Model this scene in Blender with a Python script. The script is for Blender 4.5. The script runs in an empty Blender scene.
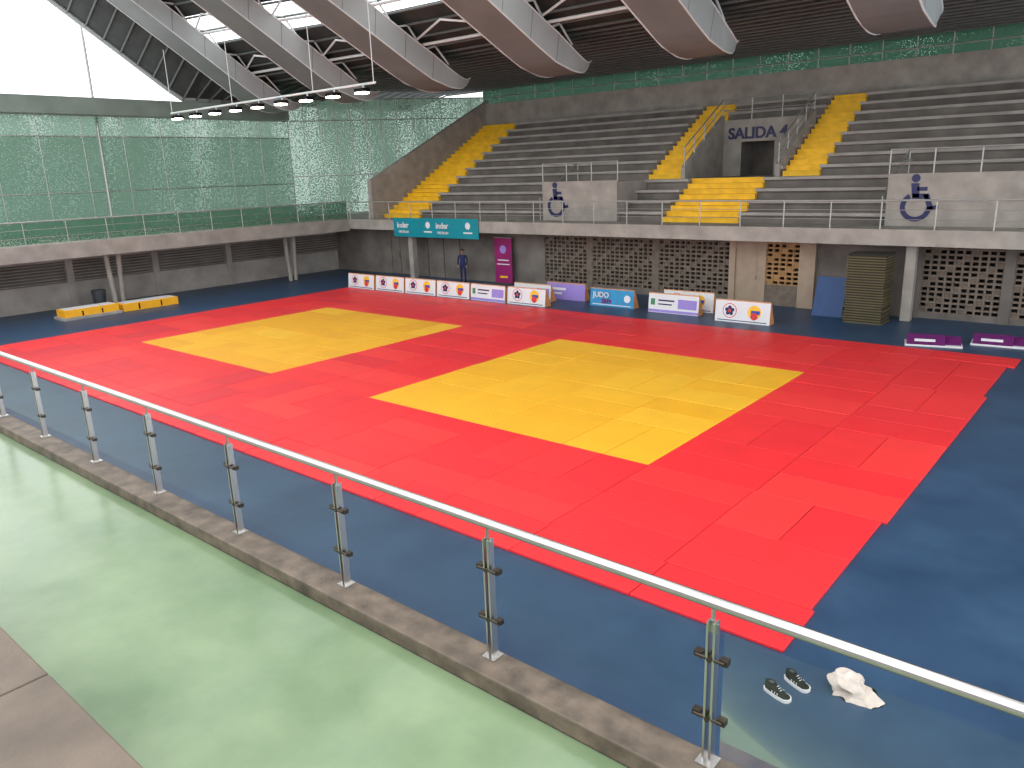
import bpy, bmesh, math, random
from mathutils import Vector, Matrix, noise
random.seed(7)
scene=bpy.context.scene
scene.view_settings.view_transform='Standard'
scene.view_settings.look='None'

# ------------------------------------------------------------ materials
def lin(c):
    return tuple(((v/255)/12.92 if v/255<=0.04045 else (((v/255)+0.055)/1.055)**2.4) for v in c)+(1.0,)
def newmat(name):
    m=bpy.data.materials.new(name);m.use_nodes=True
    return m,m.node_tree,m.node_tree.nodes["Principled BSDF"]
def mat(name,c,rough=0.6,metal=0.0,var=0.12,scale=3.0,bump=0.0,bscale=30.0,spec=0.5,emis=None,estr=0):
    m,nt,b=newmat(name)
    tc=nt.nodes.new("ShaderNodeTexCoord")
    n=nt.nodes.new("ShaderNodeTexNoise");n.inputs["Scale"].default_value=scale;n.inputs["Detail"].default_value=6
    nt.links.new(tc.outputs["Object"],n.inputs["Vector"])
    r=nt.nodes.new("ShaderNodeValToRGB")
    L=lin(c)
    r.color_ramp.elements[0].position=0.3;r.color_ramp.elements[1].position=0.7
    r.color_ramp.elements[0].color=tuple(v*(1-var) for v in L[:3])+(1,)
    r.color_ramp.elements[1].color=tuple(min(1,v*(1+var)) for v in L[:3])+(1,)
    nt.links.new(n.outputs["Fac"],r.inputs["Fac"]);nt.links.new(r.outputs["Color"],b.inputs["Base Color"])
    b.inputs["Roughness"].default_value=rough;b.inputs["Metallic"].default_value=metal
    b.inputs["Specular IOR Level"].default_value=spec
    if bump>0:
        n2=nt.nodes.new("ShaderNodeTexNoise");n2.inputs["Scale"].default_value=bscale;n2.inputs["Detail"].default_value=4
        nt.links.new(tc.outputs["Object"],n2.inputs["Vector"])
        bp=nt.nodes.new("ShaderNodeBump");bp.inputs["Strength"].default_value=bump;bp.inputs["Distance"].default_value=0.02
        nt.links.new(n2.outputs["Fac"],bp.inputs["Height"]);nt.links.new(bp.outputs["Normal"],b.inputs["Normal"])
    if emis:
        b.inputs["Emission Color"].default_value=lin(emis);b.inputs["Emission Strength"].default_value=estr
    return m
M={}
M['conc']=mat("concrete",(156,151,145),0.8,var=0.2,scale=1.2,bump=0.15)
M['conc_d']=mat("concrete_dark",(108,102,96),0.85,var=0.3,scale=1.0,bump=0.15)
M['conc_l']=mat("concrete_light",(154,149,141),0.8,var=0.2,scale=1.6,bump=0.1)
M['curb']=mat("curb_concrete",(98,86,74),0.55,var=0.5,scale=6,bump=0.3)
M['tier']=mat("tier_concrete",(104,91,78),0.55,var=0.28,scale=2,bump=0.15)
M['steel']=mat("brushed_steel",(195,193,190),0.28,metal=1.0,var=0.05)
M['galv']=mat("painted_rail_steel",(170,172,168),0.4,metal=0.5,var=0.05)
M['dark']=mat("black_rubber",(14,14,16),0.7,spec=.15)
M['clamp']=mat("glass_clamp_metal",(78,70,62),0.35,metal=0.8)
M['yel']=mat("stair_yellow_paint",(244,190,26),0.6,var=0.16,scale=2.5)
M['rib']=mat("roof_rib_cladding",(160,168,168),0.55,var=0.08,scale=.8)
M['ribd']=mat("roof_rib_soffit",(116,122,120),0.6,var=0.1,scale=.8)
M['deck']=mat("roof_deck",(56,60,58),0.8,var=0.25,scale=1.5)
M['purlin']=mat("roof_purlin_steel",(98,104,102),0.7,var=0.1)
M['white']=mat("white_paint",(208,212,210),0.5,var=0.04)
M['beige']=mat("beige_panel",(160,142,122),0.7,var=0.1)
M['block']=mat("breeze_block",(110,99,88),0.85,var=0.25,scale=4,bump=0.2)
M['blockw']=mat("breeze_block_warm_lit",(160,124,82),0.85,var=0.2,scale=4)  # same block, with the warm light from behind the lattice put into its colour
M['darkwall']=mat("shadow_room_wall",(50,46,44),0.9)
M['beam']=mat("green_grey_beam",(118,132,124),0.7,var=.15,scale=1)
M['navy']=mat("navy_sign",(24,32,84),0.5,var=0.05)
M['teal']=mat("teal_vinyl",(0,136,150),0.45,var=0.08,scale=1)
M['signwhite']=mat("sign_white",(220,220,222),0.5,var=0.02)
M['lav']=mat("lavender_print",(150,130,205),0.5,var=0.05)
M['wood']=mat("board_wood",(205,142,84),0.6,var=0.15)
M['redp']=mat("print_red",(205,50,50),0.5);M['bluep']=mat("print_blue",(35,70,160),0.5)
M['yelp']=mat("print_yellow",(240,185,40),0.5);M['grn']=mat("print_green",(60,130,90),0.5)
M['cyan']=mat("print_cyan",(40,140,190),0.5)
M['mag']=mat("magenta_vinyl",(140,18,95),0.5,var=0.15,scale=2)
M['pur']=mat("purple_vinyl",(92,26,90),0.5,var=0.2,scale=3)
M['bluemat']=mat("blue_foam",(40,72,120),0.6)
M['tiermat']=mat("olive_foam",(100,90,54),0.7);M['tierdk']=mat("foam_dark",(42,40,36),0.8)
M['yelmat']=mat("yellow_foam_vinyl",(246,178,28),0.5,var=0.06)
M['trunk']=mat("bin_plastic",(62,66,72),0.5)
M['cloth']=mat("crumpled_cloth",(205,192,182),0.95,var=0.16,scale=10,spec=.05)
M['skin']=mat("skin",(165,115,88),0.6,var=0.05);M['hair']=mat("hair",(25,20,18),0.7)
M['navyc']=mat("navy_clothing",(30,38,84),0.8);M['lamp']=mat("lamp_glow",(255,244,225),0.5,emis=(255,240,220),estr=14)

def floorish(name,c0,c1,scale,rough):
    m,nt,b=newmat(name)
    tc=nt.nodes.new("ShaderNodeTexCoord")
    n=nt.nodes.new("ShaderNodeTexNoise");n.inputs["Scale"].default_value=scale;n.inputs["Detail"].default_value=9;n.inputs["Roughness"].default_value=.62
    nt.links.new(tc.outputs["Object"],n.inputs["Vector"])
    r=nt.nodes.new("ShaderNodeValToRGB");r.color_ramp.elements[0].position=.32;r.color_ramp.elements[1].position=.7
    r.color_ramp.elements[0].color=lin(c0);r.color_ramp.elements[1].color=lin(c1)
    nt.links.new(n.outputs["Fac"],r.inputs["Fac"]);nt.links.new(r.outputs["Color"],b.inputs["Base Color"])
    r2=nt.nodes.new("ShaderNodeMapRange");r2.inputs["To Min"].default_value=rough[0];r2.inputs["To Max"].default_value=rough[1]
    nt.links.new(n.outputs["Fac"],r2.inputs["Value"]);nt.links.new(r2.outputs["Result"],b.inputs["Roughness"])
    n3=nt.nodes.new("ShaderNodeTexNoise");n3.inputs["Scale"].default_value=2.0
    nt.links.new(tc.outputs["Object"],n3.inputs["Vector"])
    bp=nt.nodes.new("ShaderNodeBump");bp.inputs["Strength"].default_value=.12;bp.inputs["Distance"].default_value=.05
    nt.links.new(n3.outputs["Fac"],bp.inputs["Height"]);nt.links.new(bp.outputs["Normal"],b.inputs["Normal"])
    return m
M['court']=floorish("blue_court_floor",(34,60,88),(50,78,106),.7,(.36,.48))
M['epoxy']=floorish("green_epoxy_floor",(104,126,94),(130,150,114),1.1,(.10,.32))
def matfoam(name,c0,c1,c2):
    m,nt,b=newmat(name)
    at=nt.nodes.new("ShaderNodeAttribute");at.attribute_name="tint"
    r=nt.nodes.new("ShaderNodeValToRGB")
    r.color_ramp.elements[0].position=0;r.color_ramp.elements[1].position=1
    r.color_ramp.elements[0].color=lin(c0);r.color_ramp.elements[1].color=lin(c2)
    e=r.color_ramp.elements.new(.5);e.color=lin(c1)
    nt.links.new(at.outputs["Fac"],r.inputs["Fac"])
    tc=nt.nodes.new("ShaderNodeTexCoord")
    n=nt.nodes.new("ShaderNodeTexNoise");n.inputs["Scale"].default_value=1.3;n.inputs["Detail"].default_value=8
    nt.links.new(tc.outputs["Object"],n.inputs["Vector"])
    mr=nt.nodes.new("ShaderNodeMapRange");mr.inputs["From Min"].default_value=.3;mr.inputs["From Max"].default_value=.7
    mr.inputs["To Min"].default_value=.94;mr.inputs["To Max"].default_value=1.03
    nt.links.new(n.outputs["Fac"],mr.inputs["Value"])
    mx=nt.nodes.new("ShaderNodeVectorMath");mx.operation='MULTIPLY'
    nt.links.new(r.outputs["Color"],mx.inputs[0]);nt.links.new(mr.outputs["Result"],mx.inputs[1])
    nt.links.new(mx.outputs[0],b.inputs["Base Color"])
    b.inputs["Roughness"].default_value=.44;b.inputs["Specular IOR Level"].default_value=.55
    return m
M['redmat']=matfoam("red_mat_foam",(214,42,54),(232,44,50),(238,58,56))
M['yelmatt']=matfoam("yellow_mat_foam",(234,168,34),(240,178,38),(244,188,50))
def glass():
    m=bpy.data.materials.new("clear_glass");m.use_nodes=True;nt=m.node_tree;nt.nodes.clear()
    o=nt.nodes.new("ShaderNodeOutputMaterial");t=nt.nodes.new("ShaderNodeBsdfTransparent");t.inputs[0].default_value=(.92,.94,.93,1)
    g=nt.nodes.new("ShaderNodeBsdfGlossy");g.inputs["Roughness"].default_value=.03
    f=nt.nodes.new("ShaderNodeFresnel");f.inputs[0].default_value=1.45
    mr=nt.nodes.new("ShaderNodeMath");mr.operation='MULTIPLY';mr.inputs[1].default_value=.6
    x=nt.nodes.new("ShaderNodeMixShader")
    nt.links.new(f.outputs[0],mr.inputs[0]);nt.links.new(mr.outputs[0],x.inputs[0]);nt.links.new(t.outputs[0],x.inputs[1]);nt.links.new(g.outputs[0],x.inputs[2]);nt.links.new(x.outputs[0],o.inputs[0])
    return m
M['glass']=glass()
def greenmesh(name,c,lo,hi,scale,tcol,streak=True):
    m=bpy.data.materials.new(name);m.use_nodes=True;nt=m.node_tree;nt.nodes.clear()
    o=nt.nodes.new("ShaderNodeOutputMaterial")
    tc=nt.nodes.new("ShaderNodeTexCoord")
    v=nt.nodes.new("ShaderNodeTexVoronoi");v.inputs["Scale"].default_value=scale
    nt.links.new(tc.outputs["Object"],v.inputs["Vector"])
    mp=nt.nodes.new("ShaderNodeMapping");mp.inputs["Scale"].default_value=(1,1,.25) if streak else (1,1,1)
    nt.links.new(tc.outputs["Object"],mp.inputs["Vector"])
    n=nt.nodes.new("ShaderNodeTexNoise");n.inputs["Scale"].default_value=.45;n.inputs["Detail"].default_value=7
    nt.links.new(mp.outputs["Vector"],n.inputs["Vector"])
    mr=nt.nodes.new("ShaderNodeMapRange");mr.inputs["From Min"].default_value=.35;mr.inputs["From Max"].default_value=.68
    mr.inputs["To Min"].default_value=lo;mr.inputs["To Max"].default_value=hi
    nt.links.new(n.outputs["Fac"],mr.inputs["Value"])
    lt=nt.nodes.new("ShaderNodeMath");lt.operation='LESS_THAN'
    nt.links.new(v.outputs["Distance"],lt.inputs[0]);nt.links.new(mr.outputs["Result"],lt.inputs[1])
    d=nt.nodes.new("ShaderNodeBsdfDiffuse");d.inputs[0].default_value=lin(c)
    t=nt.nodes.new("ShaderNodeBsdfTranslucent");t.inputs[0].default_value=lin(c)
    x1=nt.nodes.new("ShaderNodeMixShader");x1.inputs[0].default_value=.35
    nt.links.new(d.outputs[0],x1.inputs[1]);nt.links.new(t.outputs[0],x1.inputs[2])
    tr=nt.nodes.new("ShaderNodeBsdfTransparent");tr.inputs[0].default_value=tcol
    x2=nt.nodes.new("ShaderNodeMixShader");nt.links.new(lt.outputs[0],x2.inputs[0])
    nt.links.new(x1.outputs[0],x2.inputs[1]);nt.links.new(tr.outputs[0],x2.inputs[2]);nt.links.new(x2.outputs[0],o.inputs[0])
    return m
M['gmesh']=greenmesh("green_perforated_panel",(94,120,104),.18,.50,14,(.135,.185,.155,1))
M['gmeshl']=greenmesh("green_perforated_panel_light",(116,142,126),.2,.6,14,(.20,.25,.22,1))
M['gmeshd']=greenmesh("green_clerestory",(54,84,68),.1,.3,14,(.12,.19,.15,1),False)
M['gmesh2']=greenmesh("green_rail_mesh",(86,130,106),.3,.45,18,(.8,.9,.85,1))

# ------------------------------------------------------------ builder
class B:
    def __init__(s): s.v=[];s.f=[];s.m=[];s.ms=[];s.t=[]
    def mi(s,k):
        if k not in s.ms: s.ms.append(k)
        return s.ms.index(k)
    def add(s,vs,fs,k,t=0.5):
        o=len(s.v);s.v+= [tuple(p) for p in vs];i=s.mi(k)
        for f in fs: s.f.append([o+a for a in f]);s.m.append(i);s.t.append(t)
    def box(s,x0,x1,y0,y1,z0,z1,k,t=.5):
        vs=[(x,y,z) for z in (z0,z1) for y in (y0,y1) for x in (x0,x1)]
        s.add(vs,[(0,2,3,1),(4,5,7,6),(0,1,5,4),(2,6,7,3),(0,4,6,2),(1,3,7,5)],k,t)
    def tube(s,p,q,r,k,n=8,r2=None):
        p=Vector(p);q=Vector(q);d=(q-p).normalized()
        a=d.orthogonal().normalized();b=d.cross(a);r2=r if r2 is None else r2
        vs=[p+(a*math.cos(2*math.pi*i/n)+b*math.sin(2*math.pi*i/n))*r for i in range(n)]+[q+(a*math.cos(2*math.pi*i/n)+b*math.sin(2*math.pi*i/n))*r2 for i in range(n)]
        fs=[(i,(i+1)%n,n+(i+1)%n,n+i) for i in range(n)]+[tuple(range(n-1,-1,-1)),tuple(range(n,2*n))]
        s.add(vs,fs,k)
    def prismx(s,poly,x0,x1,k):
        n=len(poly)
        vs=[(x0,y,z) for y,z in poly]+[(x1,y,z) for y,z in poly]
        s.add(vs,[(i,(i+1)%n,n+(i+1)%n,n+i) for i in range(n)]+[tuple(range(n-1,-1,-1)),tuple(range(n,2*n))],k)
    def poly(s,pts,k): s.add(pts,[tuple(range(len(pts)))],k)
    def plate(s,o,ux,uy,pts,k,off=.006):
        o=Vector(o);ux=Vector(ux);uy=Vector(uy);n=ux.cross(uy).normalized()*off
        s.poly([o+ux*a+uy*b+n for a,b in pts],k)
    def disc(s,o,ux,uy,cx,cy,r,k,off=.006,n=20):
        s.plate(o,ux,uy,[(cx+r*math.cos(2*math.pi*i/n),cy+r*math.sin(2*math.pi*i/n)) for i in range(n)],k,off)
    def rect(s,o,ux,uy,a0,a1,b0,b1,k,off=.006): s.plate(o,ux,uy,[(a0,b0),(a1,b0),(a1,b1),(a0,b1)],k,off)
    def build(s,name,smooth=False,bevel=0,parent=None):
        me=bpy.data.meshes.new(name);me.from_pydata(s.v,[],s.f)
        for k in s.ms: me.materials.append(M[k])
        me.polygons.foreach_set("material_index",s.m)
        at=me.attributes.new("tint","FLOAT","FACE");at.data.foreach_set("value",s.t)
        if smooth: me.polygons.foreach_set("use_smooth",[True]*len(me.polygons))
        me.update()
        bm=bmesh.new();bm.from_mesh(me);bmesh.ops.recalc_face_normals(bm,faces=bm.faces)
        bm.to_mesh(me);bm.free()
        ob=bpy.data.objects.new(name,me);scene.collection.objects.link(ob)
        if bevel:
            md=ob.modifiers.new("bevel","BEVEL");md.width=bevel;md.segments=2;md.limit_method='ANGLE'
        if parent: ob.parent=parent
        return ob
def text(body,loc,size,k,parent=None,name="lettering",rot=(math.pi/2,0,0),ext=.01,bold=True,align='LEFT'):
    c=bpy.data.curves.new(name,"FONT");c.body=body;c.size=size;c.extrude=ext;c.align_x=align
    if bold: c.offset=size*.02
    c.materials.append(M[k]);o=bpy.data.objects.new(name,c);o.location=loc;o.rotation_euler=rot
    scene.collection.objects.link(o)
    if parent: o.parent=parent
    return o

XR=9.0
# ------------------------------------------------------------ court floor
b=B();b.box(-38.7,XR,0,31.5,-.2,0,'court');b.build("floor")

# ------------------------------------------------------------ mats
def fill(bd,x0,x1,y0,y1,k,nx=None,ny=None):
    nx=nx or max(1,round((x1-x0)/2.05));ny=ny or max(1,round((y1-y0)/2.05))
    dx=(x1-x0)/nx;dy=(y1-y0)/ny;g=.007
    for i in range(nx):
        for j in range(ny):
            a=x0+i*dx;c=y0+j*dy
            if random.random()<.4: parts=[(a,a+dx/2,c,c+dy),(a+dx/2,a+dx,c,c+dy)]
            else: parts=[(a,a+dx,c,c+dy/2),(a,a+dx,c+dy/2,c+dy)]
            for p in parts:
                h=.045+random.uniform(-.004,.004)
                left=(p[0]<-15)
                t=random.choice([.0,.2,.35,.5,.6,.9] if left else [.35,.45,.5,.5,.6,.7,.85])+random.uniform(-.05,.05)
                bd.box(p[0]+g,p[1]-g,p[2]+g,p[3]-g,0.001,h,k,min(1,max(0,t)))
X=[-31.2,-27.11,-19.11,-14.79,-6.79,-2.68];Y=[7.68,11.75,19.75,24.1]
b=B()
fill(b,X[0]+.02,X[5]+.02,Y[0],Y[0]+1.02,'redmat',nx=14,ny=1)
fill(b,X[0],X[5]-.03,Y[0]+1.02,Y[1],'redmat',nx=14,ny=2)
fill(b,X[0],X[5]-.05,Y[2],Y[3]-1.0,'redmat',nx=14,ny=2)
fill(b,X[0],X[5]+.12,Y[3]-1.0,Y[3],'redmat',nx=14,ny=1)
for a,c in ((0,1),(2,3),(4,5)): fill(b,X[a],X[c]+(.04 if c==5 else 0),Y[1],Y[2],'redmat',nx=2,ny=4)
b.build("red_judo_mats",bevel=.006)
for a,c in ((1,2),(3,4)):
    b=B();fill(b,X[a],X[c],Y[1],Y[2],'yelmatt',nx=4,ny=4);b.build("yellow_judo_mats",bevel=.006)

# ------------------------------------------------------------ near gallery
b=B()
b.box(-40,XR,-3,3.15,1.85,2.33,'conc_d');b.box(-40,XR,-3,2.9,2.33,2.334,'epoxy')
b.build("floor_near_gallery")
b=B();b.box(-40,XR,2.9,3.15,2.334,2.45,'curb');b.build("trim_gallery_curb",bevel=.012)
b=B()
edges=[-38.4,-36,-32,-28,-24.5,-20.5,-16.5,-12.5,-8.5,-4.5,-.5,3.5,XR]
for x0,x1 in zip(edges[:-1],edges[1:]):
    b.box(x0+.006,x1-.006,-.2,1.135,2.335,2.73,'tier');b.box(x0+.006,x1-.006,-1.4,-.19,2.335,3.13,'tier')
b.build("concrete_seating_tier",bevel=.01)
RY=3.08;PX=[-1.41-1.46*k for k in range(-7,26)]
b=B()
b.tube((-38.3,RY,3.36),(XR,RY,3.36),.031,'steel',16)
for x in PX:
    for s in (-.018,.018):
        b.box(x+s-.006,x+s+.006,RY-.026,RY+.026,2.455,3.26,'steel')
    b.tube((x,RY,3.24),(x,RY,3.34),.010,'steel');b.box(x-.03,x+.03,RY-.008,RY+.008,3.2,3.25,'steel')
    b.box(x-.05,x+.05,RY-.05,RY+.05,2.45,2.458,'steel')
    for z in (2.72,3.06):
        for s in (-1,1):
            b.tube((x+s*.02,RY-.02,z),(x+s*.075,RY-.02,z),.010,'clamp',10)
            b.box(x+min(s*.045,s*.088),x+max(s*.045,s*.088),RY-.020,RY+.020,z-.016,z+.016,'clamp')
        b.tube((x,RY-.036,z),(x,RY+.036,z),.014,'clamp',10)
for x0,x1 in zip(PX[1:],PX[:-1]): b.add([(x0+.06,RY,2.50),(x1-.06,RY,2.50),(x1-.06,RY,3.22),(x0+.06,RY,3.22)],[(0,1,2,3)],'glass')
b.build("glass_balustrade")

# ------------------------------------------------------------ gallery slabs
b=B();b.box(-42.2,-35.5,-3,27.9,2.45,3.1,'conc_l');b.build("floor_left_gallery",bevel=.01)
b=B();b.box(-42.2,XR,27.9,29.4,2.56,3.1,'conc_l');b.box(-42.2,-34.5,29.4,39,2.56,3.1,'conc');b.build("floor_back_gallery",bevel=.01)
def rail_run(name,p,q,z0,z1,step,mesh=None,mids=2):
    b=B();p=Vector(p);q=Vector(q);L=(q-p).length;d=(q-p)/L;n=int(L/step)
    b.tube((p.x,p.y,z1),(q.x,q.y,z1),.03,'galv')
    for i in range(1,mids+1):
        z=z0+(z1-z0)*i/(mids+1);b.tube((p.x,p.y,z),(q.x,q.y,z),.012,'galv',6)
    for i in range(n+1):
        c=p+d*(L*i/n);b.tube((c.x,c.y,z0),(c.x,c.y,z1),.024,'galv',6)
    if mesh: b.add([(p.x,p.y,z0+.06),(q.x,q.y,z0+.06),(q.x,q.y,z1-.04),(p.x,p.y,z1-.04)],[(0,1,2,3)],mesh)
    return b.build(name)
backrail=rail_run("gallery_railing",(-35.45,27.98,0),(XR,27.98,0),3.1,4.03,1.6)
rail_run("gallery_railing",(-35.6,3.3,0),(-35.6,27.9,0),3.1,4.05,1.6,mesh='gmesh2')

# ------------------------------------------------------------ stands
Y0=29.4;TR=.75;RS=.425;Z0=3.1;NR=12;XL=-34.2
def cuts(i):
    c=[(-34.2,-31.3)]
    if i<4: c+=[(-22.8,-18.7),(-16.5,-13.1),(-7.7,-2.2)]
    else:
        c+=[(-18.9,-17.2),(-12.6,-11.1)]
        if i<9: c+=[(-17.2,-12.9)]
    return sorted(c)
b=B()
for i in range(NR):
    y=Y0+i*TR;zt=Z0+(i+1)*RS;x=XL
    segs=[]
    for a,c in cuts(i):
        if a>x: segs.append((x,a))
        x=max(x,c)
    segs.append((x,XR))
    for a,c in segs:
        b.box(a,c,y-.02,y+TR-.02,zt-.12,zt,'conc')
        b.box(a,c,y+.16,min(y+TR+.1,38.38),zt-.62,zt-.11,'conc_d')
stand=b.build("concrete_grandstand",bevel=.008)
def stair(x0,x1,i0,i1):
    b=B()
    for j in range(i0*2,i1*2):
        y=Y0+j*TR/2;zt=Z0+(j+1)*RS/2
        b.box(x0,x1,y-.03,min(38.38,y+TR/2),zt-.05,zt,'yel');b.box(x0,x1,y,min(38.38,y+TR/2+.1),zt-RS/2-.25,zt-.04,'yel')
    b.build("yellow_stair",parent=stand)
stair(-34.19,-31.3,0,12);stair(-16.5,-13.1,0,4);stair(-18.9,-17.2,4,12);stair(-12.6,-11.1,4,12)
b=B();b.prismx([(28.6,3.1),(28.6,5.15),(38.7,9.75),(38.7,3.1)],-34.5,-34.2,'conc_l');b.build("wall_stand_end",bevel=.01)
b=B();b.box(-34.5,XR,38.42,38.7,7.9,9.5,'conc_l');b.build("wall_back_parapet",bevel=.01)
# vomitory
YV=Y0+9*TR;YA=Y0+4*TR
b=B()
zs=lambda y:Z0+RS+(y-Y0)/TR*RS
for x0,x1 in ((-17.2,-17.0),(-12.9,-12.7)):
    b.prismx([(YA-.1,4.75),(YA-.1,5.3),(YV,zs(YV)+.25),(YV,4.75)],x0,x1,'conc_l')
    xm=(x0+x1)/2
    b.tube((xm,YA,6.15),(xm,YV,zs(YV)+.95),.03,'galv')
    b.tube((xm,YA,5.75),(xm,YV,zs(YV)+.6),.02,'galv')
    for k in range(5):
        y=YA+k*(YV-YA)/4;zz=6.15+(zs(YV)+.95-6.15)*k/4;b.tube((xm,y,zz-1.0),(xm,y,zz),.025,'galv')
b.box(-17,-16.1,YV-.05,YV+.15,4.8,7.35,'conc_l');b.box(-14.5,-12.9,YV-.05,YV+.15,4.8,7.35,'conc_l');b.box(-16.1,-14.5,YV-.05,YV+.15,6.35,7.35,'conc_l')
b.box(-17,-12.9,YA-.05,YV+2.2,4.72,4.8,'conc')
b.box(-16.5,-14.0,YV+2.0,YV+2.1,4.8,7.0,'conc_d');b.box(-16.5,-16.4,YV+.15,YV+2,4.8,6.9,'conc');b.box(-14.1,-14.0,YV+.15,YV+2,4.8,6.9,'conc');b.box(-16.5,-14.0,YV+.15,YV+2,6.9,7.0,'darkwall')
for z in (7.8,8.3): b.tube((-17.1,YV,z),(-12.8,YV,z),.028,'galv')
for x in (-17.1,-15.67,-14.23,-12.8): b.tube((x,YV,7.3),(x,YV,8.3),.028,'galv')
v=b.build("stand_exit_tunnel",parent=stand)
text("SALIDA 4",(-16.75,YV-.09,6.5),.70,'navy',parent=v,name="exit_lettering",ext=.03)
def wsign(bd,cx,cz,y,s):
    def P(pts): bd.poly([(cx+s*a,y,cz+s*c) for a,c in pts],'navy')
    P([(-.06+.12*math.cos(t*math.pi/8),.82+.12*math.sin(t*math.pi/8)) for t in range(16)])
    P([(-.18,.68),(.04,.68),(.07,.26),(-.12,.26)])
    P([(-.0,.57),(.27,.57),(.27,.46),(.0,.46)])
    P([(-.12,.38),(.32,.38),(.32,.23),(-.12,.23)])
    P([(.17,.36),(.33,.36),(.48,-.06),(.34,-.10)]);P([(.34,-.1),(.38,.02),(.60,.06),(.60,-.06)])
    n=22;ro,ri=.43,.29
    for i in range(n):
        t0=math.radians(120+240*i/n);t1=math.radians(120+240*(i+1)/n)
        P([(ro*math.cos(t0),ro*math.sin(t0)),(ro*math.cos(t1),ro*math.sin(t1)),(ri*math.cos(t1),ri*math.sin(t1)),(ri*math.cos(t0),ri*math.sin(t0))])
def bay(x0,x1,sx):
    b=B()
    b.box(x0,x1,Y0-.05,Y0+.12,3.1,4.85,'conc_l');b.box(x0,x1,Y0+.12,Y0+4*TR-.03,3.1,4.8,'conc')
    for z in (5.2,5.65): b.tube((x0,Y0,z),(x1,Y0,z),.025,'galv')
    n=max(2,int((x1-x0)/1.2))
    for i in range(n+1):
        x=x0+(x1-x0)*i/n;b.tube((x,Y0,4.8),(x,Y0,5.65),.025,'galv')
    for z in (5.2,5.65):b.tube((x0,Y0,z),(x0,Y0+4*TR,z+.1),.025,'galv')
    for xx in (x0-.12,):
        b.tube((xx,Y0-.1,4.1),(xx,Y0+3,5.7),.025,'galv');b.tube((xx,Y0-.1,3.1),(xx,Y0-.1,4.1),.025,'galv');b.tube((xx,Y0+3,4.8),(xx,Y0+3,5.7),.025,'galv')
    wsign(b,sx,3.75,Y0-.07,1.15)
    b.build("wheelchair_viewing_bay",parent=stand)
bay(-22.8,-18.7,-22.0);bay(-7.7,-2.2,-6.75)

# ------------------------------------------------------------ under-gallery wall
def lattice(bd,x0,x1,y,z0,z1,k,cw=.24,ch=.18):
    nx=max(1,round((x1-x0)/cw));nz=max(1,round((z1-z0)/ch));w=(x1-x0)/nx;h=(z1-z0)/nz;t=.14
    for i in range(nx+1):
        x=x0+i*w;bd.box(x-.033,x+.033,y,y+t,z0,z1,k)
    for j in range(nz+1):
        z=z0+j*h;bd.box(x0,x1,y+.003,y+t-.003,z-.033,z+.033,k)
    for i in range(nx):
        for j in range(nz):
            if (i*7+j*13)%5==0: bd.box(x0+i*w,x0+(i+1)*w,y+.05,y+.1,z0+j*h,z0+(j+1)*h,k)
YW=29.2;ZT=2.555
b=B()
b.box(-38.7,-33.6,YW,YW+.2,0,ZT,'conc_d');b.box(-33.6,-32.2,YW,YW+.2,2.15,ZT,'conc_d');b.box(-32.2,-27.3,YW,YW+.2,0,ZT,'conc_d')
for xx in (-30.6,-29.4,-28.2): b.box(xx-.02,xx+.02,YW-.01,YW,0,ZT,'darkwall')
b.box(-27.3,-22.6,YW,YW+.2,0,ZT,'conc_d')
b.box(-22.6,-13.3,YW,YW+.2,0,.25,'conc_d')
lattice(b,-22.6,-20.2,YW,.25,ZT,'block');b.box(-20.2,-19.9,YW-.02,YW+.2,0,ZT,'block');lattice(b,-19.9,-16.8,YW,.25,ZT,'block');b.box(-16.8,-16.5,YW-.02,YW+.2,0,ZT,'block');lattice(b,-16.5,-13.3,YW,.25,ZT,'block')
b.box(-13.3,-13.05,YW-.05,YW+.2,0,ZT,'beige');b.box(-12.1,-11.8,YW-.05,YW+.2,0,ZT,'beige');b.box(-13.05,-12.1,YW,YW+.2,2.1,ZT,'beige')
lattice(b,-11.8,-10.5,YW,.8,ZT,'blockw');b.box(-11.8,-10.5,YW,YW+.2,0,.8,'block')
b.box(-10.5,-9.9,YW-.1,YW+.2,0,ZT,'beige');b.box(-9.9,-7.2,YW+.1,YW+.25,0,ZT,'conc_d')
b.box(-7.2,-6.3,YW-.1,YW+.2,0,ZT,'conc_d')
x=-6.3
while x<XR-1:
    lattice(b,x,x+2.4,YW,.2,ZT,'block');b.box(x+2.4,x+2.7,YW-.06,YW+.2,0,ZT,'conc_d');b.box(x,x+2.4,YW,YW+.2,0,.2,'conc_d');x+=2.7
wb=b.build("wall_back")
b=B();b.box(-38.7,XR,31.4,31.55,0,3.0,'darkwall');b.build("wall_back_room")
b=B();b.box(-13.05,-12.1,YW+.05,YW+.1,0.01,2.1,'beige');b.box(-12.25,-12.2,YW+.01,YW+.05,.95,1.1,'steel');b.build("door_1")
b=B()
b.box(-33.6,-32.92,YW+.06,YW+.11,.01,2.15,'conc_d');b.box(-32.88,-32.2,YW+.06,YW+.11,.01,2.15,'conc_d');b.box(-32.98,-32.94,YW+.01,YW+.06,.9,1.2,'steel');b.build("door_2")
for x in (-31.0,-6.5):
    b=B();b.box(x-.16,x+.16,28.3,28.62,0,2.56,'conc_l');b.build("concrete_column",bevel=.01)
for yy in (6.0,15.2,24.6):
    b=B()
    for s in (-.28,.28): b.tube((-36.6,yy+s*.6,0),(-36.6,yy+s,2.45),.11,'conc_l',12)
    b.build("concrete_column_pair")
b=B()
b.box(-38.7,-38.5,-3,29.2,0,1.15,'conc');b.box(-38.7,-38.5,-3,29.2,2.1,2.45,'conc');b.box(-38.72,-38.68,-3,29.2,1.15,2.1,'conc_d')
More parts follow.
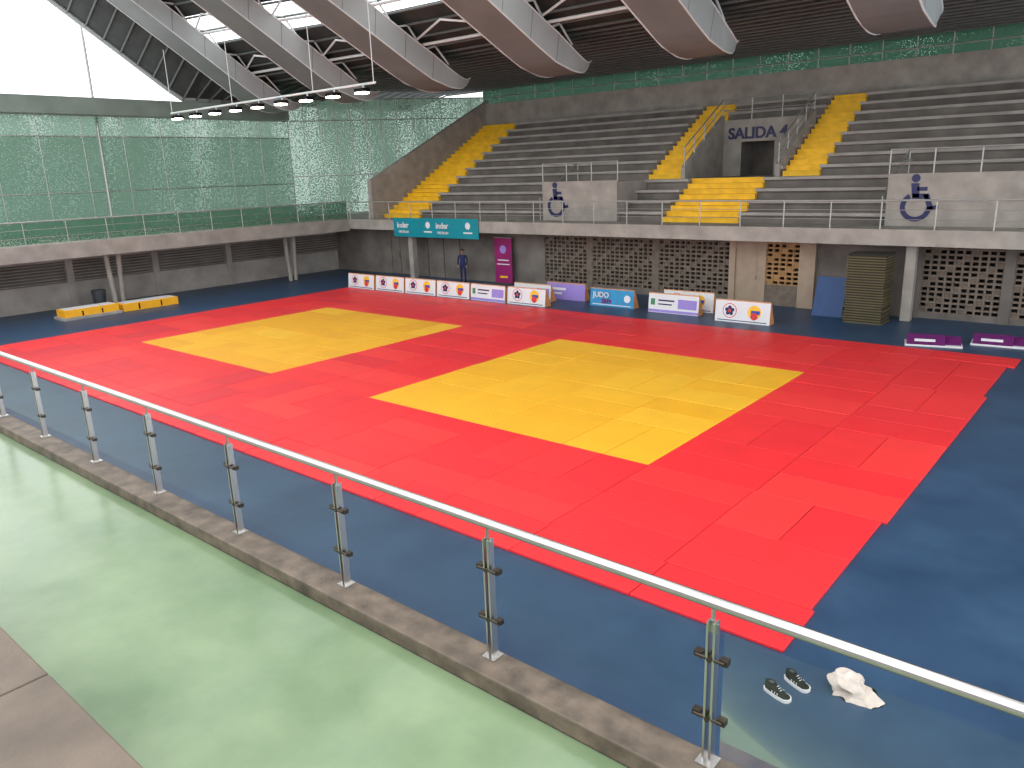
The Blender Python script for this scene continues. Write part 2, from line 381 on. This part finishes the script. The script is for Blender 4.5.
for k in range(7): b.box(-38.66,-38.42,-3,29.2,1.2+k*.135,1.235+k*.135,'conc_l')
for yy in range(-2,30,4): b.box(-38.7,-38.44,yy-.15,yy+.15,0,2.45,'conc')
b.build("wall_left")

# ------------------------------------------------------------ green facades
def facade(name,p,q,z0,z1,step=1.9,k='gmesh',kt='gmeshl'):
    b=B();p=Vector(p);q=Vector(q);L=(q-p).length;d=(q-p)/L
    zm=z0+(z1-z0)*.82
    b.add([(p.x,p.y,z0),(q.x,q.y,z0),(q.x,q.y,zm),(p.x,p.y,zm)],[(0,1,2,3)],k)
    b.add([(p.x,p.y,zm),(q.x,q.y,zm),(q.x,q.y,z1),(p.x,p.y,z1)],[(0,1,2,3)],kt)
    n=int(L/step)
    for i in range(n+1):
        c=p+d*(L*i/n);b.tube((c.x,c.y,z0),(c.x,c.y,z1),.025,'galv',6)
    for z in (z0+.05,z0+(z1-z0)*.35,zm,z1-.05): b.tube((p.x,p.y,z),(q.x,q.y,z),.03,'galv',6)
    return b.build(name)
w1=facade("window_1",(-42,-3,0),(-42,29,0),3.1,8.8)
facade("window_2",(-42,29,0),(-34.7,38.9,0),3.1,10.0,.9,'gmeshl')
b=B();b.box(-42.25,-41.75,-3,29,8.8,9.6,'beam');b.build("trim_left_wall_beam")
b=B();b.tube((-41.6,17.6,3.1),(-42.6,18.1,14.5),.07,'galv');b.build("pole",parent=w1)
b=B();b.add([(-34.7,38.75,9.5),(XR,38.75,9.5),(XR,38.75,10.4),(-34.7,38.75,10.4)],[(0,1,2,3)],'gmeshd')
x=-34.7
while x<XR: b.tube((x,38.75,9.5),(x,38.75,10.4),.03,'galv',6);x+=1.4
b.tube((-34.7,38.7,9.9),(XR,38.7,9.9),.03,'galv');b.build("window_3")

# ------------------------------------------------------------ roof
ribs=[(-38.2,.66),(-31.8,.58),(-25.6,.48),(-19.1,.45),(-13.0,.45),(-6.8,.42),(-.5,.42),(5.8,.42)]
def ribz(s,y):
    if y>26.1: t=(y-26.1)/.9;return 8.95+.40*t*t
    d=26.1-y
    return 8.95+(s*d*d/(2*2.2) if d<2.2 else s*(d-1.1))
def deckz(s,y): return max(10.45,ribz(s,y)+1.5) if y<26 else 10.45
b=B();tr=B()
for x,s in ribs:
    ys=[27-.15*k for k in range(10)]+[25.5-.5*k for k in range(38)]
    W=1.0;rows=[]
    for i,y in enumerate(ys):
        z=ribz(s,y);th=.95 if y<24.5 else max(.10,.95*((27.05-y)/2.55)**.7)
        w=W if y<25.5 else W*(1-.3*((y-25.5)/1.5)**2)
        zt=z+th
        rows.append([(x-w,y,zt),(x-w*.85,y,z),(x+w*.85,y,z),(x+w,y,zt)])
    for ri_,(r0,r1) in enumerate(zip(rows[:-1],rows[1:])):
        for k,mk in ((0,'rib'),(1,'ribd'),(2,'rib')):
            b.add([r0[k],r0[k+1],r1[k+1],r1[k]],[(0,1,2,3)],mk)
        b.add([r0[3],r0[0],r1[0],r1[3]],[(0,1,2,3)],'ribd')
        if ri_>10 and ri_%3==0:
            b.tube(r0[2],r0[3],.014,'ribd',4)
    b.add(rows[0],[(0,1,2,3)],'rib')
    for e in (1,2,3):
        pts=[r[e] for r in rows]
        for p0,p1 in zip(pts[:-1:2],pts[2::2]): b.tube(p0,p1,.03,'white',5)
    ty=[25.5-1.5*k for k in range(9)]
    for y0,y1 in zip(ty[:-1],ty[1:]):
        for xo in (-.85,.85):
            a=(x+xo,y0,ribz(s,y0)+.9);c=(x+xo,y1,ribz(s,y1)+.9);t=(x+xo,(y0+y1)/2,deckz(s,(y0+y1)/2)-.1)
            tr.tube(a,t,.045,'white',5);tr.tube(c,t,.045,'white',5)
b.build("ceiling_ribs")
for (xa,sa),(xb,sb) in zip(ribs[:-1],ribs[1:]):
    for y0 in (24.0,21.5,18.5):
        za=ribz(sa,y0)+1.1;zb=ribz(sb,y0)+1.1;m_=((xa+xb)/2,y0-1.3,(za+zb)/2+.5)
        tr.tube((xa,y0,za),(xb,y0,zb),.06,'white',6);tr.tube((xa,y0,za),m_,.045,'white',5);tr.tube((xb,y0,zb),m_,.045,'white',5)
trob=tr.build("roof_truss")
b=B();pl=B()
def edge0(y): return 9.75 if y>22.4 else 9.75+.72*(22.4-y)
cols=[(-42.0,edge0)]+[(x,(lambda s:(lambda y:deckz(s,y)))(s)) for x,s in ribs]+[(XR,lambda y:deckz(.42,y))]
ystep=[39-.75*k for k in range(34)]
for ci,((xa,fa),(xb,fb)) in enumerate(zip(cols[:-1],cols[1:])):
    for y0,y1 in zip(ystep[:-1],ystep[1:]):
        ym=(y0+y1)/2
        sky= (1<=ci<=4 and (21.0<ym<22.6)) or ym<16.5
        if not sky:
            b.add([(xa,y0,fa(y0)),(xb,y0,fb(y0)),(xb,y1,fb(y1)),(xa,y1,fa(y1))],[(0,1,2,3)],'deck')
        pl.tube((xa,y0,fa(y0)-.08),(xb,y0,fb(y0)-.08),.05,'purlin',5)
b.build("ceiling");pl.build("roof_purlins",parent=trob)
b=B()
for y0,y1 in zip(ystep[:-1],ystep[1:]): b.tube((-42,y0,edge0(y0)),(-42,y1,edge0(y1)),.14,'rib',6)
b.build("trim_roof_edge")
b=B();b.tube((-38.6,20,8.70),(-23.2,20,8.70),.045,'white')
for k in range(9):
    x=-37.9+k*1.75
    b.box(x-.26,x+.26,19.75,20.1,8.42,8.55,'dark');b.box(x-.22,x+.22,19.74,20.07,8.36,8.42,'lamp');b.tube((x,20,8.55),(x,20,8.7),.03,'white')
for x in (-38.5,-33,-27,-23.3): b.tube((x,20,8.7),(x,20,11.6),.018,'white',5)
b.build("flood_lamp_bar",parent=trob)

# ------------------------------------------------------------ signs
ux=(1,0,0);uy=(0,0,1)
b=B();b.box(-31.7,-25.6,27.84,27.87,2.25,3.22,'teal')
o=(-31.7,27.84,2.25)
for c in (2.6,5.4): b.disc(o,ux,uy,c,.62,.17,'signwhite',.006)
for c in (2.3,5.1): b.rect(o,ux,uy,c,c+.6,.25,.32,'signwhite',.006)
t=b.build("teal_banner",parent=backrail)
for xx,s in ((-31.4,"inder"),(-28.5,"inder")): 
    text(s,(xx,27.82,2.72),.42,'signwhite',parent=t);text("MEDELLIN",(xx+.1,27.82,2.45),.17,'signwhite',parent=t)
b=B();b.box(-25.5,-24.4,28.85,28.88,.05,2.25,'mag');b.box(-25.55,-24.35,28.7,29.0,0,.06,'trunk');b.box(-25.5,-24.4,28.83,28.89,2.25,2.28,'galv')
o=(-25.5,28.85,0)
b.disc(o,ux,uy,.55,1.7,.2,'lav');b.rect(o,ux,uy,.2,.9,1.15,1.2,'signwhite');b.rect(o,ux,uy,.15,.95,.95,1.0,'signwhite');b.rect(o,ux,uy,.3,.8,.3,.4,'yelp')
b.build("rollup_banner")

def board(x,y,w,kind,h=.72,yaw=0):
    b=B();d0=.07
    pts=[(0,0),(d0,h),(d0+.05,h),(.42,0)]
    face={'judo':'signwhite','text':'signwhite','blue':'cyan','lav':'lav'}[kind]
    P=lambda X_,p:(X_,p[0],p[1])
    b.add([P(0,pts[0]),P(w,pts[0]),P(w,pts[1]),P(0,pts[1])],[(0,1,2,3)],face)
    b.add([P(0,pts[1]),P(w,pts[1]),P(w,pts[2]),P(0,pts[2])],[(0,1,2,3)],'wood')
    b.add([P(0,pts[2]),P(w,pts[2]),P(w,pts[3]),P(0,pts[3])],[(0,1,2,3)],'wood')
    b.add([P(w,q) for q in pts],[(0,1,2,3)],'wood');b.add([P(0,q) for q in pts][::-1],[(0,1,2,3)],'wood')
    b.add([P(0,pts[0]),P(0,pts[3]),P(w,pts[3]),P(w,pts[0])],[(0,1,2,3)],'wood')
    o=(0,0,0);uy=Vector((0,d0,h)).normalized()
    b.rect(o,ux,uy,0,w,h-.03,h-.0,'wood',.004)
    if kind=='judo':
        b.disc(o,ux,uy,.27*w,.4,.26,'redp',.006);b.disc(o,ux,uy,.27*w,.4,.235,'signwhite',.009)
        for k in range(5):
            a=2*math.pi*k/5+.3;b.disc(o,ux,uy,.27*w+.11*math.cos(a),.4+.11*math.sin(a),.07,'navy',.012,10)
        b.disc(o,ux,uy,.27*w,.4,.06,'redp',.015,10)
        b.disc(o,ux,uy,.72*w,.4,.24,'yelp',.006);b.rect(o,ux,uy,.72*w-.12,.72*w+.2,.33,.46,'bluep',.009);b.disc(o,ux,uy,.72*w,.26,.13,'redp',.012)
        b.rect(o,ux,uy,.1,w-.1,.05,.08,'navy',.006)
    elif kind=='text':
        b.rect(o,ux,uy,.1,.28,.28,.52,'grn',.006);b.rect(o,ux,uy,.42,1.1,.44,.50,'navy',.006);b.rect(o,ux,uy,.42,1.0,.30,.35,'navy',.006)
        b.rect(o,ux,uy,1.25,w-.08,.2,.55,'lav',.006);b.rect(o,ux,uy,0,w,.02,.12,'lav',.006)
    elif kind=='blue':
        b.disc(o,ux,uy,w-.3,.36,.15,'signwhite',.006);b.rect(o,ux,uy,.12,w-.12,.06,.09,'signwhite',.006)
    elif kind=='lav':
        b.rect(o,ux,uy,.1,w*.5,.4,.5,'signwhite',.006);b.rect(o,ux,uy,.1,w*.4,.22,.3,'signwhite',.006)
    ob=b.build("advertising_board")
    ob.location=(x,y,0.001);ob.rotation_euler=(0,0,yaw)
    if kind=='blue': text("JUDO",(.15,.01,.36),.3,'signwhite',parent=ob);text("2019",(.55,-.01,.13),.24,'mag',parent=ob)
    return ob
kinds=['judo','judo','judo','judo','text','judo']
for k,kd in enumerate(kinds): board(-31.5+k*2.09,24.35+.03*k,2.0,kd,yaw=random.uniform(-.02,.02))
board(-21.6,25.6,2.0,'text');board(-20.4,26.4,2.0,'lav')
board(-17.75,25.85,2.05,'blue');board(-14.95,25.7,2.1,'text',h=.74);board(-14.75,26.5,2.1,'judo',h=.76);board(-12.0,25.3,2.0,'judo',h=.78)
for (x,y,r) in ((-4.9,25.0,.25),(-3.3,25.9,.1)):
    b=B();b.box(-.75,.75,-.35,.35,0,.05,'signwhite');b.prismx([(-.33,.05),(.0,.30),(.05,.30),(.2,.05)],-.7,.3,'pur');b.prismx([(-.2,.05),(.2,.24),(.33,.05)],-.1,.72,'pur');b.rect((-.7,-.33,.05),(1,0,0),Vector((0,.33,.25)).normalized(),.2,.75,.12,.22,'signwhite')
    ob=b.build("folded_purple_banner");ob.location=(x,y,.002);ob.rotation_euler=(0,0,r)
b=B()
for k in range(4):
    s=.06*k;b.add([(-9.5,27.9+s,0),(-8.45,27.9+s,0),(-8.45,28.35+s,1.35-.02*k),(-9.5,28.35+s,1.35-.02*k),(-9.5,27.95+s,0),(-8.45,27.95+s,0),(-8.45,28.4+s,1.35-.02*k),(-9.5,28.4+s,1.35-.02*k)],[(0,1,2,3),(4,7,6,5),(0,4,5,1),(1,5,6,2),(2,6,7,3),(3,7,4,0)],'bluemat')
b.build("leaning_blue_mats")
b=B()
for k in range(26):
    j=random.uniform(-.04,.04);b.box(-8.2+j,-6.95+j,27.2,28.2,k*.088,k*.088+.032,'tiermat');b.box(-8.17,-6.98,27.23,28.17,k*.088+.032,k*.088+.088,'tierdk')
b.box(-8.2,-6.95,27.2,28.2,26*.088,26*.088+.03,'tierdk')
b.build("judo_mat_stack")
b=B()
b.box(-35.6,-34.5,12.0,14.4,0,.12,'conc_l')
b.box(-35.5,-34.6,12.1,14.3,.12,.42,'yelmat');b.box(-35.55,-34.65,14.5,17.0,0,.34,'yelmat')
b.box(-35.45,-34.75,14.6,16.9,.34,.36,'signwhite');b.box(-35.4,-34.7,12.2,14.2,.42,.44,'signwhite')
for yy in (12.8,13.6): b.box(-34.6,-34.58,yy-.03,yy+.03,.14,.33,'dark')
for yy in (15.2,16.2): b.box(-34.65,-34.63,yy-.03,yy+.03,.05,.3,'dark')
b.build("yellow_crash_mats",bevel=.03)
b=B();b.tube((-37,14.5,0),(-37,14.5,.75),.24,'trunk',16,.3);b.tube((-37,14.5,.75),(-37,14.5,.82),.32,'trunk',16,.28);b.build("waste_bin")

# ------------------------------------------------------------ shoes and cloth
def shoe(x,y,rot):
    b=B();n=16;m=12
    rings=[]
    for i in range(n):
        t=i/(n-1);w=(.034+.016*math.sin(t*math.pi*.9)+.006*t)*(math.sin(min(1,(t+.02)/.12)*math.pi/2)**.5)*(math.sin(min(1,(1.02-t)/.16)*math.pi/2)**.6)
        h=.082 if t<.34 else (.082-.058*min(1,(t-.34)/.4)+.0)
        if t>.9: h*=1-(t-.9)*4
        rings.append([(t*.27-.135,-w*math.cos(math.pi*k/(m-1)),.028+h*max(0,math.sin(math.pi*k/(m-1)))**.7) for k in range(m)])
    for i in range(n-1):
        for k in range(m-1): b.add([rings[i][k],rings[i+1][k],rings[i+1][k+1],rings[i][k+1]],[(0,1,2,3)],'dark')
    b.add(rings[0],[tuple(range(m))],'dark');b.add(rings[-1],[tuple(range(m))],'dark')
    outl=[]
    for i in range(n):
        t=i/(n-1);w=.007+(.034+.016*math.sin(t*math.pi*.9)+.006*t)*(math.sin(min(1,(t+.02)/.12)*math.pi/2)**.5)*(math.sin(min(1,(1.02-t)/.16)*math.pi/2)**.6);outl.append((t*.288-.144,w))
    ol=outl+[(a,-c) for a,c in outl[::-1]]
    k=len(ol);b.add([(a,c,0) for a,c in ol]+[(a,c,.034) for a,c in ol],[(i,(i+1)%k,k+(i+1)%k,k+i) for i in range(k)]+[tuple(range(k)),tuple(range(k,2*k))],'signwhite')
    for q in range(12):
        a0=2*math.pi*q/12;a1=2*math.pi*(q+1)/12
        b.tube((-.07+.045*math.cos(a0),.028*math.sin(a0),.108),(-.07+.045*math.cos(a1),.028*math.sin(a1),.108),.007,'dark',6)
    b.disc((0,0,0),(1,0,0),(0,1,0),-.07,0,.028,'trunk',.1115,12)
    for s in (0,.018,.036): b.box(.0+s,.005+s,-.015,.015,.098-.75*s,.103-.75*s,'signwhite')
    for s in (-1,1):
        for q in (-.03,0,.03): b.box(q,q+.008,s*.050-.002,s*.050+.002,.034,.06,'signwhite')
    ob=b.build("sneaker");ob.location=(x,y,.001);ob.rotation_euler=(0,0,rot);ob.scale=(1.08,1.08,1.08)
shoe(-2.44,6.95,math.radians(-16));shoe(-2.34,7.24,math.radians(-22))
bm=bmesh.new();bmesh.ops.create_icosphere(bm,subdivisions=6,radius=.15)
def ridge(p): return 1-abs(noise.noise(p))*2
for v in bm.verts:
    p=v.co.copy()
    q=p+Vector((noise.noise(p*5),noise.noise(p*5+Vector((9,0,0))),noise.noise(p*5+Vector((0,9,0)))))*.06
    d=noise.noise(q*6+Vector((3,1,2)))*.13+(ridge(q*8+Vector((5,0,0)))**2)*.045
    v.co=p+p.normalized()*d;v.co.y*=.9;v.co.x*=1.1
    zz=v.co.z+.04
    if zz<.05:
        k=1+.3*min(1,(.05-zz)/.05);v.co.x*=k;v.co.y*=k
    v.co.z=max(0,zz)*.78
me=bpy.data.meshes.new("cloth_bag");bm.to_mesh(me);bm.free();me.materials.append(M['cloth'])
me.polygons.foreach_set("use_smooth",[True]*len(me.polygons))
ob=bpy.data.objects.new("crumpled_cloth_bag",me);scene.collection.objects.link(ob);ob.location=(-1.82,7.5,.002)

# ------------------------------------------------------------ person
def skinned(name,pts,edges,root,k,parent,sub=2):
    me=bpy.data.meshes.new(name);me.from_pydata([p[:3] for p in pts],edges,[]);ob=bpy.data.objects.new(name,me)
    scene.collection.objects.link(ob);me.materials.append(M[k])
    sk=ob.modifiers.new("skin","SKIN");sk.use_smooth_shade=True
    for i,p in enumerate(pts):
        me.skin_vertices[0].data[i].radius=(p[3],p[4] if len(p)>4 else p[3]);me.skin_vertices[0].data[i].use_root=(i==root)
    sb=ob.modifiers.new("sub","SUBSURF");sb.levels=sub;sb.render_levels=sub
    ob.parent=parent;return ob
def person(x,y,rot):
    e=bpy.data.objects.new("standing_person",None);scene.collection.objects.link(e)
    legs=[(0,0,.93,.14,.11),(.1,0,.86,.09),(.11,-.02,.50,.065),(.12,.0,.10,.045),(-.1,0,.86,.09),(-.1,.02,.50,.065),(-.11,.05,.10,.045),
          (0,0,1.12,.135,.10),(0,.0,1.33,.165,.105),(0,0,1.44,.09,.07),(.19,0,1.40,.062),(.25,.02,1.13,.048),(.24,-.12,.93,.038),(-.19,0,1.40,.062),(-.25,.02,1.13,.048),(-.22,-.14,.95,.038)]
    skinned("clothing",legs,[(0,1),(1,2),(2,3),(0,4),(4,5),(5,6),(0,7),(7,8),(8,9),(8,10),(10,11),(11,12),(8,13),(13,14),(14,15)],0,'navyc',e)
    skinned("head",[(0,0,1.46,.05),(0,-.005,1.53,.055),(0,-.01,1.60,.078,.088),(0,0,1.68,.075,.085),(0,-.095,1.61,.014),],[(0,1),(1,2),(2,3),(2,4)],0,'skin',e)
    skinned("hair",[(0,.03,1.60,.07),(0,.02,1.69,.086,.09),(0,-.02,1.72,.07)],[(0,1),(1,2)],0,'hair',e)
    for s,hx,hy,hz in ((1,.24,-.14,.90),(-1,-.22,-.16,.92)):
        pts=[(hx,hy,hz+.02,.026),(hx,hy-.03,hz-.05,.03,.016)];ed=[(0,1)]
        for q in range(4):
            i=len(pts);ox=(q-1.5)*.018;pts+=[(hx+ox,hy-.045,hz-.09,.009),(hx+ox,hy-.05,hz-.125+abs(q-1.5)*.006,.008)];ed+=[(1,i),(i,i+1)]
        i=len(pts);pts+=[(hx-s*.04,hy-.04,hz-.05,.010),(hx-s*.045,hy-.06,hz-.08,.009)];ed+=[(0,i),(i,i+1)]
        skinned("hand",pts,ed,0,'skin',e,1)
    b=B()
    for xx,yy in ((.12,-.04),(-.11,.01)):
        b.box(xx-.045,xx+.045,yy-.13,yy+.10,0,.03,'signwhite');b.box(xx-.042,xx+.042,yy-.125,yy+.095,.03,.085,'dark')
    for s in (-.03,.03): b.tube((s,-.093,1.625),(s,-.1,1.625),.009,'dark')
    b.box(-.022,.022,-.097,-.09,1.565,1.572,'redp')
    o=b.build("shoes_and_face",bevel=.012);o.parent=e
    e.location=(x,y,.0);e.rotation_euler=(0,0,rot);e.scale=(.97,.97,.97)
person(-27.2,28.3,.5)

# ------------------------------------------------------------ world & camera
w=bpy.data.worlds.new("overcast_sky");scene.world=w;w.use_nodes=True
nt=w.node_tree;bg=nt.nodes["Background"];bg.inputs[0].default_value=(.96,.975,1.0,1);bg.inputs[1].default_value=2.5
yaw,pitch,roll,H=0.70742,0.26987,-0.03523,5.381
f=Vector((-math.sin(yaw)*math.cos(pitch),math.cos(yaw)*math.cos(pitch),-math.sin(pitch)))
r=Vector((math.cos(yaw),math.sin(yaw),0));u=r.cross(f)
r2=r*math.cos(roll)+u*math.sin(roll);u2=-r*math.sin(roll)+u*math.cos(roll)
cam=bpy.data.cameras.new("camera");cam.sensor_width=36;cam.lens=768.61/1024*36;cam.clip_end=300
co=bpy.data.objects.new("camera",cam);scene.collection.objects.link(co)
mt=Matrix((r2,u2,-f)).transposed().to_4x4();mt.translation=Vector((0,0,H));co.matrix_world=mt
scene.camera=co
